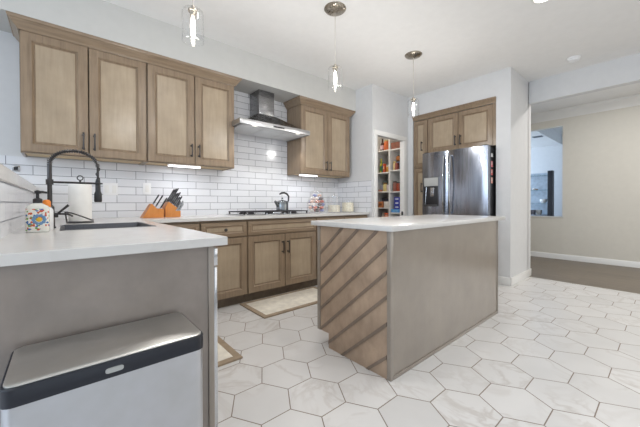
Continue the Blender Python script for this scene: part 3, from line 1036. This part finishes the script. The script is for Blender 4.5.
o = MB().box(1.4206, 3.232, 1.032, 1.766, .881, .914, .002).build('island_countertop', 'quartz', origin=(2.3, 1.4, .881))
tag(o, 'white stone slab overhanging the wooden island', 'countertop')

# ------------------------------------------------------------------ refrigerator alcove
t = thing('refrigerator', 'stainless french-door refrigerator with a water dispenser in the wall alcove', 'refrigerator', (4.45, 1.95, 0))
fy0, fy1, fm = 1.500, 2.408, 2.016
MB().box(4.165, 4.90, fy0 + .004, fy1 - .004, .03, 1.765, .004).build('body', plain('black_textured_case', (36, 36, 38), .5, var=.1), t)


def fridge_door(y0, y1, z0, z1, name):
    n = 12
    R = []
    for z, ins in ((z0, .004), (z0 + .004, 0), (z1 - .004, 0), (z1, .004)):
        ring = []
        for i in range(n + 1):
            f = i / n
            y = y0 + ins + (y1 - y0 - 2 * ins) * f
            ring.append((4.078 - .020 * math.sin(PI * f) ** .6 + ins, y, z))
        ring += [(4.155, y1 - ins, z), (4.155, y0 + ins, z)]
        R.append(ring)
    return MB().rings(R).build(name, 'fridge', t)


dl = fridge_door(fm + .003, fy1, .735, 1.776, 'door')
dr = fridge_door(fy0, fm - .003, .735, 1.776, 'door')
fd = fridge_door(fy0, fy1, .06, .725, 'freezer_drawer')
for y, par in ((fm + .045, dl), (fm - .045, dr)):
    m = MB()
    pts = []
    for k in range(13):
        f = k / 12
        pts.append((4.062 - .020 - .034 * math.sin(PI * f), y, .90 + .80 * f))
    m.tube(pts, .0125, 10)
    for z in (.905, 1.695):
        m.cyl((4.048, y, z), (4.078, y, z), .012, .014, 10)
    m.build('handle', 'chrome', par)
m = MB()
m.tube([(4.02, fy0 + .06 + .79 * k / 10, .66) for k in range(11)], .012, 10)
for y in (fy0 + .07, fy0 + .84):
    m.cyl((4.02, y, .66), (4.072, y, .66), .011, .013, 10)
m.build('handle', 'chrome', fd)
dsp = MB().box(4.050, 4.062, 2.140, 2.372, .995, 1.415, .003).build('dispenser', 'steel_d', dl)
MB().box(4.046, 4.0498, 2.150, 2.364, 1.288, 1.408, .001).build('display_panel', 'screen', t)
MB().box(4.047, 4.0498, 2.150, 2.364, 1.005, 1.282, .001).build('dispenser_recess', 'blackp', t)
m = MB().box(4.030, 4.0465, 2.20, 2.262, 1.14, 1.265, .004)
m.tube([(4.035, 2.32, 1.27), (4.030, 2.325, 1.15), (4.036, 2.34, 1.02)], .008, 8)
m.build('dispenser_lever', 'steel', t)
MB().box(4.032, 4.0465, 2.16, 2.354, 1.005, 1.022, .002).build('drip_tray', 'steel_d', t)
for y in (fy0 + .05, fy1 - .05):
    MB().box(4.09, 4.20, y - .03, y + .03, 1.777, 1.79, .003).build('hinge_cover', 'blackp', t)
for i, (z, c, lb) in enumerate(((1.66, (232, 232, 230), 'white magnet card highest on the black fridge side'), (1.545, (222, 120, 128), 'pink and white photo second from the top of the fridge side'), (1.44, (214, 96, 92), 'red and white photo third from the top of the fridge side'), (1.335, (232, 168, 150), 'pale pink photo lowest on the fridge side'))):
    o = MB().box(4.185, 4.237, fy0 - .0005, fy0 + .0035, z - .038 + (.015 if i == 0 else 0), z + .038 - (.015 if i == 0 else 0), .0008).build('photo_card', colour(c, .4), origin=(4.21, fy0, z))
    tag(o, lb, 'photo', 'photos on the fridge side')
    if i:
        MB().box(4.195, 4.218, fy0 - .0012, fy0 - .0006, z - .01, z + .026).build('picture', colour((236, 228, 220), .4), o)

CX = 4.300     # back plane of the alcove doors (faces at 4.28)
NX, UY = (-1, 0, 0), (0, 1, 0)
t = thing('fridge_cabinet', 'stained two-door cabinet above the refrigerator in the alcove', 'cabinet', (4.5, 1.95, 1.80))
m = MB().box(CX + .001, 4.95, 1.476, 2.440, 1.797, 1.815).box(CX + .001, 4.95, 1.476, 1.494, 1.815, 2.34).box(CX + .001, 4.95, 2.422, 2.440, 1.815, 2.34).box(CX + .001, 4.95, 1.494, 2.422, 2.31, 2.34)
m.build('carcass', 'wood', t)
MB().box(CX - .018, CX, 1.476, 1.514, 1.797, 2.345).build('filler_strip', 'wood', t)
for a, b, h in ((1.518, 1.968, 1), (1.976, 2.434, -1)):
    d = MB().door((CX, b, 1.803), (0, -1, 0), UZ, NX, b - a, .535, .02, .062).build('door', 'wood', t)
    hy = b - .033 if h > 0 else a + .033
    bar_handle(d, (CX - .02, hy, 1.875), (CX - .02, hy, 2.0), NX)
t = thing('tall_cabinet', 'narrow full-height stained cabinet beside the refrigerator', 'cabinet', (4.5, 2.56, 0))
MB().box(CX + .001, 4.95, 2.444, 2.686, .1, 2.34).build('carcass', 'wood', t)
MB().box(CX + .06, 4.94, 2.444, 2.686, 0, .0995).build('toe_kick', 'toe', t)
for z0_, z1_, hz in ((1.600, 2.338, (1.865, 1.995)), (.106, 1.590, (1.22, 1.35))):
    d = MB().door((CX, 2.682, z0_), (0, -1, 0), UZ, NX, .234, z1_ - z0_, .02, .052).build('door', 'wood', t)
    hy = 2.535
    bar_handle(d, (CX - .02, hy, hz[0]), (CX - .02, hy, hz[1]), NX)
m = MB()
prof = [(0, 2.346), (.008, 2.346), (.012, 2.36), (.03, 2.385), (.040, 2.402), (.046, 2.406), (.048, 2.418), (0, 2.418)]
m.rings([[(CX - .012 - o_, y, z) for o_, z in prof] for y in (1.474, 2.688)])
tag(m.build('crown_molding', 'woodh', origin=(CX, 2.08, 2.346)), 'stained crown moulding over the alcove cabinets above the refrigerator', 'crown moulding')

# ------------------------------------------------------------------ pantry shelves and groceries
t = thing('shelf_unit', 'white pantry shelving seen through the doorway', 'shelves', (4.38, 3.4, 0))
SXf, SXb = 4.20, 4.555
bays = ((2.872, 3.087, (.50, .886, 1.240, 1.597, 1.948)), (3.113, 3.42, (.60, .966, 1.246, 1.576, 1.955)), (3.446, 4.0, (.60, .966, 1.246, 1.576, 1.955)))
for y in (3.087, 3.42, 4.0):
    MB().box(SXf, SXb, y, y + .026, 0, 2.30).build('divider', 'trim', t)
for y0, y1, zs in bays:
    for z in zs:
        MB().box(SXf + .001, SXb, y0 + .0005, y1 - .0005, z - .020, z, .002).build('shelf', 'trim', t)


def jar(y, z, r, h, body, lid, label, x=4.27, lidh=.02, group='pantry groceries'):
    r, h = r * 1.12, h * 1.2
    t = thing('food_jar', label, 'jar', (x, y, z), group)
    MB().lathe(x, y, [(r * .94, z + .0005), (r, z + .005), (r, z + h * .82), (r * .82, z + h * .92), (r * .82, z + h)], 16).build('body', colour(body, .3), t)
    MB().lathe(x, y, [(r * .9, z + h + .0005), (r * .9, z + h + lidh), (r * .8, z + h + lidh + .003), (.002, z + h + lidh + .004)], 16).build('lid', colour(lid, .4), t)


def bottle(y, z, r, h, body, cap, lab, label, x=4.27, group='pantry groceries'):
    r, h = r * 1.1, h * 1.15
    t = thing('food_bottle', label, 'bottle', (x, y, z), group)
    MB().lathe(x, y, [(r * .95, z + .0005), (r, z + .004), (r, z + h * .6), (r * .45, z + h * .78), (r * .38, z + h)], 16).build('body', colour(body, .2), t)
    MB().lathe(x, y, [(r * 1.02, z + h * .14), (r * 1.02, z + h * .5)], 16, False, False).build('label_band', colour(lab, .5), t)
    MB().lathe(x, y, [(r * .45, z + h + .0005), (r * .45, z + h + .02), (.002, z + h + .022)], 12).build('cap', colour(cap, .4), t)


def carton(y0, y1, z, h, c, label, x0=4.215, d=.16, stripe=None, name='food_box', cat='box', group='pantry groceries'):
    o = MB().box(x0, x0 + d, y0, y1, z + .0005, z + h, .002).build(name, colour(c, .45), origin=(x0 + d / 2, (y0 + y1) / 2, z))
    tag(o, label, cat, group)
    if stripe:
        MB().box(x0 - .0012, x0 - .0003, y0 + (y1 - y0) * .2, y1 - (y1 - y0) * .2, z + h * .35, z + h * .7).build('printed_panel', colour(stripe, .5), o)
    return o


def bag(y, z, ry, h, c, label, x=4.28, rx=.05, group='pantry groceries', tie=True):
    ry, h = ry * 1.05, h * 1.2
    t = thing('food_bag', label, 'bag', (x, y, z), group)
    R = []
    for f, s in ((0.004, .80), (.06, .98), (.35, 1.04), (.6, .95), (.8, .6), (.88, .25), (.94, .35), (1, .5)):
        R.append([(x + rx * s * math.cos(a) * (1 + .06 * math.sin(3 * a + f * 9)), y + ry * s * math.sin(a) * (1 + .05 * math.cos(4 * a + f * 7)), z + h * f) for a in [2 * PI * i / 16 for i in range(16)]])
    MB().rings(R).build('bag_body', colour(c, .45), t)
    MB().lathe(x, y, [(.012, z + h * .86), (.016, z + h * .88), (.012, z + h * .90)], 12).build('tie', 'plastic', t)


zA, zB, zC, zD = 1.955, 1.576, 1.246, .966
bottle(3.292, zA, .034, .17, (60, 34, 28), (50, 30, 26), (214, 180, 186), 'dark bottle with a pink label on the topmost pantry shelf')
jar(3.205, zA, .042, .13, (208, 108, 58), (188, 170, 120), 'orange jar with a tan lid on the topmost pantry shelf')
jar(3.155, zA, .026, .17, (70, 52, 34), (44, 36, 28), 'tall dark jar against the divider on the topmost pantry shelf', x=4.36)
o = MB().prism([(2.885, 1.9485), (3.068, 1.9485), (3.076, 2.06), (2.877, 2.06)], 0, 4.215, 4.40).build('storage_basket', colour((148, 96, 78), .8, .18), origin=(4.3, 2.97, 1.9485))
tag(o, 'reddish brown basket on the topmost shelf of the pantry door-side bay', 'basket')
bottle(3.318, zB, .026, .20, (176, 176, 60), (214, 200, 80), (72, 128, 70), 'yellow-green bottle on the second pantry shelf')
bottle(3.262, zB, .022, .14, (40, 80, 130), (70, 140, 90), (40, 110, 70), 'blue and green bottle on the second pantry shelf', x=4.24)
carton(3.208, 3.246, zB, .15, (204, 84, 52), 'red-orange carton on the second pantry shelf', stripe=(234, 200, 150), d=.05)
bag(3.160, zB, .034, .20, (150, 88, 78), 'brownish pink bag standing on the second pantry shelf', x=4.34)
jar(3.155, zB, .034, .075, (206, 142, 52), (226, 214, 190), 'squat golden jar with a pale lid on the second pantry shelf', x=4.245)
jar(3.022, 1.597, .026, .105, (222, 196, 140), (206, 180, 120), 'tan jar on the second shelf of the door-side bay', x=4.25)
carton(2.955, 2.995, 1.597, .115, (150, 84, 74), 'reddish brown packet on the second shelf of the door-side bay', d=.06)
carton(2.975, 3.080, 1.597, .150, (136, 132, 150), 'grey-violet carton at the back of the second door-side shelf', x0=4.33, d=.12)
o = carton(2.98, 3.075, 1.747, .012, (96, 88, 84), 'flat dark tin on the grey-violet pantry carton', x0=4.33, d=.12, name='food_tin', cat='tin')
o = MB().sphere((4.375, 3.030, 1.8085), (.05, .048, .049), 18, 12).build('orange_squash', colour((226, 146, 82), .5), origin=(4.375, 3.030, 1.76))
tag(o, 'round orange squash on the pantry carton in the door-side bay', 'vegetable')
MB().cyl((4.375, 3.030, 1.856), (4.378, 3.028, 1.874), .006, .005, 8).build('stem', colour((110, 96, 60)), o)
carton(3.27, 3.34, zC, .115, (150, 156, 172), 'blue-grey carton on the third pantry shelf', x0=4.26, d=.1)
carton(3.285, 3.335, zC, .03, (206, 140, 116), 'low salmon tin on the third pantry shelf', x0=4.206, d=.05, name='food_tin', cat='tin')
jar(3.220, zC, .034, .105, (232, 214, 146), (146, 106, 56), 'pale yellow jar with a brown lid on the third pantry shelf', x=4.25)
carton(3.118, 3.165, zC, .11, (220, 208, 212), 'off-white packet by the divider on the third pantry shelf', d=.08)
carton(3.12, 3.38, zC, .20, (108, 124, 122), 'large grey-green carton behind the third shelf jars', x0=4.39, d=.12)
jar(3.020, 1.240, .030, .125, (150, 98, 84), (46, 44, 44), 'reddish jar with a black lid beside the divider on the third door-side shelf', x=4.25)
jar(2.950, 1.240, .030, .110, (166, 66, 36), (52, 50, 50), 'rust red jar with a black lid nearest the door jamb, third shelf', x=4.25)
carton(3.25, 3.345, zD, .105, (186, 118, 74), 'tan-brown loaf packet on the fourth pantry shelf', stripe=(120, 70, 44), d=.12)
carton(3.130, 3.225, zD, .105, (236, 232, 226), 'white box on the fourth pantry shelf', d=.12)
carton(3.13, 3.40, zD, .16, (84, 88, 104), 'dark slate carton at the back of the fourth pantry shelf', x0=4.38, d=.12)
carton(2.905, 3.070, .886, .055, (96, 160, 222), 'light blue box at the bottom of the blue stack by the door jamb', d=.15, stripe=(130, 190, 236))
for i, lb in enumerate(('lowest dark blue packet on the light blue pantry box', 'middle dark blue packet of the pantry stack', 'topmost dark blue packet of the pantry stack')):
    carton(2.905, 3.010, .941 + i * .068, .066, (44, 58, 168), lb, d=.13, stripe=(226, 230, 240))
jar(3.19, .60, .04, .21, (226, 150, 120), (236, 110, 70), 'orange-lidded jar on the lowest visible pantry shelf', x=4.25)
bag(3.28, .60, .045, .22, (214, 196, 180), 'pale bag on the lowest visible pantry shelf')
d = bpy.data.lights.new('pantry_fill', 'AREA')  # fill lamp added to light the pantry, without a fixture
d.energy = 9
d.size = .3
d.color = WARM
o = bpy.data.objects.new('pantry_fill', d)
C.objects.link(o)
o.location = (3.85, 3.5, 2.70)

# ------------------------------------------------------------------ pendants and ceiling fittings
def pendant(x, y, label):
    t = thing('pendant_light', label, 'pendant light', (x, y, H), 'clear glass pendants')
    MB().lathe(x, y, [(.096, H - .0005), (.096, H - .006), (.088, H - .014), (.070, H - .022), (.02, H - .030), (.012, H - .034), (.004, H - .036)], 32).build('canopy', 'nickel', t)
    MB().cyl((x, y, H - .034), (x, y, 2.256), .0022, seg=8).build('cord', colour((206, 198, 186)), t)
    MB().lathe(x, y, [(.004, 2.262), (.010, 2.259), (.012, 2.240), (.028, 2.237), (.029, 2.226), (.018, 2.223), (.017, 2.196), (.008, 2.194)], 20).build('socket', 'nickel', t)
    g = MB()
    g.lathe(x, y, [(.020, 2.2375), (.050, 2.235), (.060, 2.227), (.063, 2.214), (.063, 2.040), (.0612, 2.040), (.0612, 2.212), (.058, 2.224), (.049, 2.231), (.020, 2.2335)], 32, False, False)
    g.build('glass_shade', 'shade', t)
    MB().lathe(x, y, [(.009, 2.1935), (.009, 2.184), (.013, 2.165), (.015, 2.13), (.011, 2.095), (.005, 2.07), (.002, 2.06)], 16).build('bulb', 'bulb', t)
    d = bpy.data.lights.new('bulb_lamp', 'POINT')
    d.energy = 11
    d.color = (1, .975, .94)
    d.shadow_soft_size = .045
    o = bpy.data.objects.new('bulb_lamp', d)
    C.objects.link(o)
    o.parent = t
    o.location = (0, 0, 1.99 - H)


pendant(.615, 1.915, 'clear glass pendant hanging nearest the camera over the sink side')
pendant(1.818, 1.913, 'middle clear glass pendant, hanging in front of the cabinet by the hood')
pendant(3.065, 1.925, 'farthest clear glass pendant, hanging in front of the pantry corner')


def recessed(x, y, label, power):
    t = thing('recessed_light', label, 'ceiling light', (x, y, H))
    MB().rings([[(x + r * math.cos(2 * PI * i / 28), y + r * math.sin(2 * PI * i / 28), z) for i in range(28)] for r, z in ((.085, H - .0005), (.085, H - .004), (.066, H - .007), (.062, H - .0005))], True, False, False).build('trim_ring', 'trim', t)
    MB().lathe(x, y, [(.0615, H - .0005), (.0615, H - .003), (.002, H - .0035)], 24).build('lens', 'spot', t)
    d = bpy.data.lights.new('can_lamp', 'AREA')
    d.shape = 'DISK'
    d.size = .12
    d.energy = power
    d.color = (1, .975, .94)
    o = bpy.data.objects.new('can_lamp', d)
    C.objects.link(o)
    o.parent = t
    o.location = (0, 0, -.02)


recessed(3.03, .69, 'glowing round recessed ceiling light above the open floor', CAN)
for i, (x, y, lb) in enumerate(((1.05, 1.35, 'added recessed ceiling light over the aisle end of the peninsula'), (1.75, .25, 'added recessed ceiling light over the floor before the island'), (1.75, -1.2, 'added recessed ceiling light behind the camera side floor'),
                                (3.2, -1.0, 'added recessed ceiling light over the open floor near the passage'), (-1.6, 1.4, 'added recessed ceiling light beyond the low tiled wall'), (-1.6, -.9, 'added recessed ceiling light in the next room'))):
    recessed(x, y, lb, CAN)  # unseen cans added to brighten the room from above
for x, y, lb in ((5.6, .45, 'added recessed ceiling light in the hall behind the passage header'), (5.6, -1.3, 'added recessed ceiling light farther along the hall')):
    recessed(x, y, lb, 15)  # both cans added out of view to brighten the hall
t = thing('smoke_detector', 'round white smoke detector on the ceiling near the passage header', 'smoke detector', (4.57, .745, H))
MB().lathe(4.57, .745, [(.065, H - .0005), (.065, H - .012), (.058, H - .02)], 28).build('base', 'plastic', t)
MB().lathe(4.57, .745, [(.054, H - .0205), (.052, H - .034), (.040, H - .040), (.002, H - .041)], 28).build('cover', 'plastic', t)

# ------------------------------------------------------------------ trash can
t = thing('trash_can', 'slim stainless trash can with a black rim against the peninsula panel', 'trash can', (.11, 1.02, 0))
tx0, tx1, ty0, ty1 = -.108, .322, .905, 1.158


def rr(x0, x1, y0, y1, r, z, n=6):
    P = []
    for cx, cy, a0 in ((x1 - r, y1 - r, 0), (x0 + r, y1 - r, PI / 2), (x0 + r, y0 + r, PI), (x1 - r, y0 + r, 1.5 * PI)):
        for k in range(n + 1):
            a = a0 + PI / 2 * k / n
            P.append((cx + r * math.cos(a), cy + r * math.sin(a), z))
    return P


MB().rings([rr(tx0 + .002, tx1 - .002, ty0 + .002, ty1 - .002, .026, z) for z in (.018, .022, .608, .612)]).build('body', 'canst', t)
MB().rings([rr(tx0, tx1, ty0, ty1, .026, z) for z in (0, .016)]).build('base', 'blackp', t)
MB().rings([rr(tx0, tx1, ty0, ty1, .026, z) for z in (.613, .650)] + [rr(tx0 + .002, tx1 - .002, ty0 + .002, ty1 - .002, .025, .653), rr(tx0 + .007, tx1 - .007, ty0 + .007, ty1 - .007, .022, .6535)]).build('rim', 'navy', t)
MB().rings([rr(tx0 + .006, tx1 - .006, ty0 + .006, ty1 - .008, .022, .654), rr(tx0 + .006, tx1 - .006, ty0 + .006, ty1 - .008, .022, .6565), rr(tx0 + .009, tx1 - .009, ty0 + .009, ty1 - .011, .020, .658)]).build('lid', 'lid', t)
MB().rings([[(.095 + .019 * math.copysign(abs(math.cos(a)) ** .4, math.cos(a)), ty0 - .0003 - d_, .632 + .0065 * math.copysign(abs(math.sin(a)) ** .6, math.sin(a))) for a in [2 * PI * i / 24 for i in range(24)]] for d_ in (0, .002)]).build('badge', 'screen', t)['label'] = 'small grey badge'
m = MB()
for x in (tx0 + .05, ):
    m.cyl((x - .012, ty1 - .006, .650), (x + .012, ty1 - .006, .650), .006, seg=10)
m.build('hinge', 'navy', t)

# ------------------------------------------------------------------ floor mats
def mat(x0, x1, y0, y1, label):
    t = thing('floor_mat', label, 'mat', ((x0 + x1) / 2, (y0 + y1) / 2, 0), 'cream kitchen mats')
    MB().box(x0 + .045, x1 - .045, y0 + .045, y1 - .045, .0006, .011, .002).build('field', 'cream', t)
    b = .0455
    m = MB().slab([x0, x0 + b, x1 - b, x1], [y0, y0 + b, y1 - b, y1], lambda i, j: not (i == 1 and j == 1), .0006, .012)
    m.build('border', 'border', t)


mat(1.375, 2.36, 2.385, 2.885, 'cream mat with brown border in front of the stove cabinets')
mat(.425, .912, 1.872, 2.62, 'cream mat with brown border in front of the sink cabinets')

# ------------------------------------------------------------------ far room behind the hall opening
t = thing('display_shelf', 'glass wall shelves with a tall dark side panel in the blue far room', 'shelves', (8.6, 2.2, .7))
MB().box(8.42, 8.56, 1.735, 1.83, .0, 1.775, .003).build('side_panel', colour((48, 50, 58), .4), t)
for z in (1.03, 1.343, 1.684):
    MB().box(8.45, 8.72, 1.832, 2.75, z - .010, z, .001).build('shelf', 'bluglass', t)
MB().box(8.725, 8.75, 1.832, 2.75, .0, 1.75).build('back_panel', colour((190, 200, 214), .5), t)
MB().box(8.44, 8.72, 1.84, 2.75, .0, .76, .004).build('cabinet_base', colour((150, 158, 170), .5), t)
o = MB().lathe(8.55, 1.93, [(.03, 1.0305), (.055, 1.05), (.072, 1.09), (.075, 1.125), (.070, 1.125), (.05, 1.06), (.002, 1.05)], 20).build('bowl', 'plastic', origin=(8.55, 1.93, 1.03))
tag(o, 'white bowl on the lowest glass shelf in the far room', 'bowl')
MB().lathe(8.55, 1.93, [(.046, 1.0555), (.062, 1.085), (.002, 1.10)], 16).build('dark_filling', 'blackp', o)
for y, h, c, lb in ((2.12, .045, (226, 222, 220), 'small pale ornament on the middle glass shelf in the far room'), (2.07, .030, (180, 150, 130), 'small tan ornament on the middle glass shelf in the far room')):
    o = MB().lathe(8.55, y, [(.03, 1.3435), (.034, 1.3435 + h * .5), (.02, 1.3435 + h), (.002, 1.3435 + h)], 14).build('ornament', colour(c, .4), origin=(8.55, y, 1.3435))
    tag(o, lb, 'ornament')
for y, c, lb in ((2.14, (96, 92, 96), 'dark basket on the far room cabinet, farther from the dark panel'), (2.02, (150, 146, 140), 'grey basket on the far room cabinet, nearer the dark panel')):
    o = MB().prism([(y - .04, .7605), (y + .04, .7605), (y + .05, .87), (y - .05, .87)], 0, 8.48, 8.6).build('basket', colour(c, .8, .2), origin=(8.54, y, .7605))
    tag(o, lb, 'basket')
t = thing('ceiling_vent', 'grey slatted ceiling vent in the far room', 'vent', (7.95, 1.91, 2.5))
MB().box(7.88, 8.02, 1.82, 2.0, 2.490, 2.4995, .002).build('frame', colour((120, 126, 136), .5), t)
for k in range(5):
    MB().box(7.885 + k * .027, 7.902 + k * .027, 1.835, 1.985, 2.486, 2.4898).build('slat', colour((84, 90, 98), .5), t)
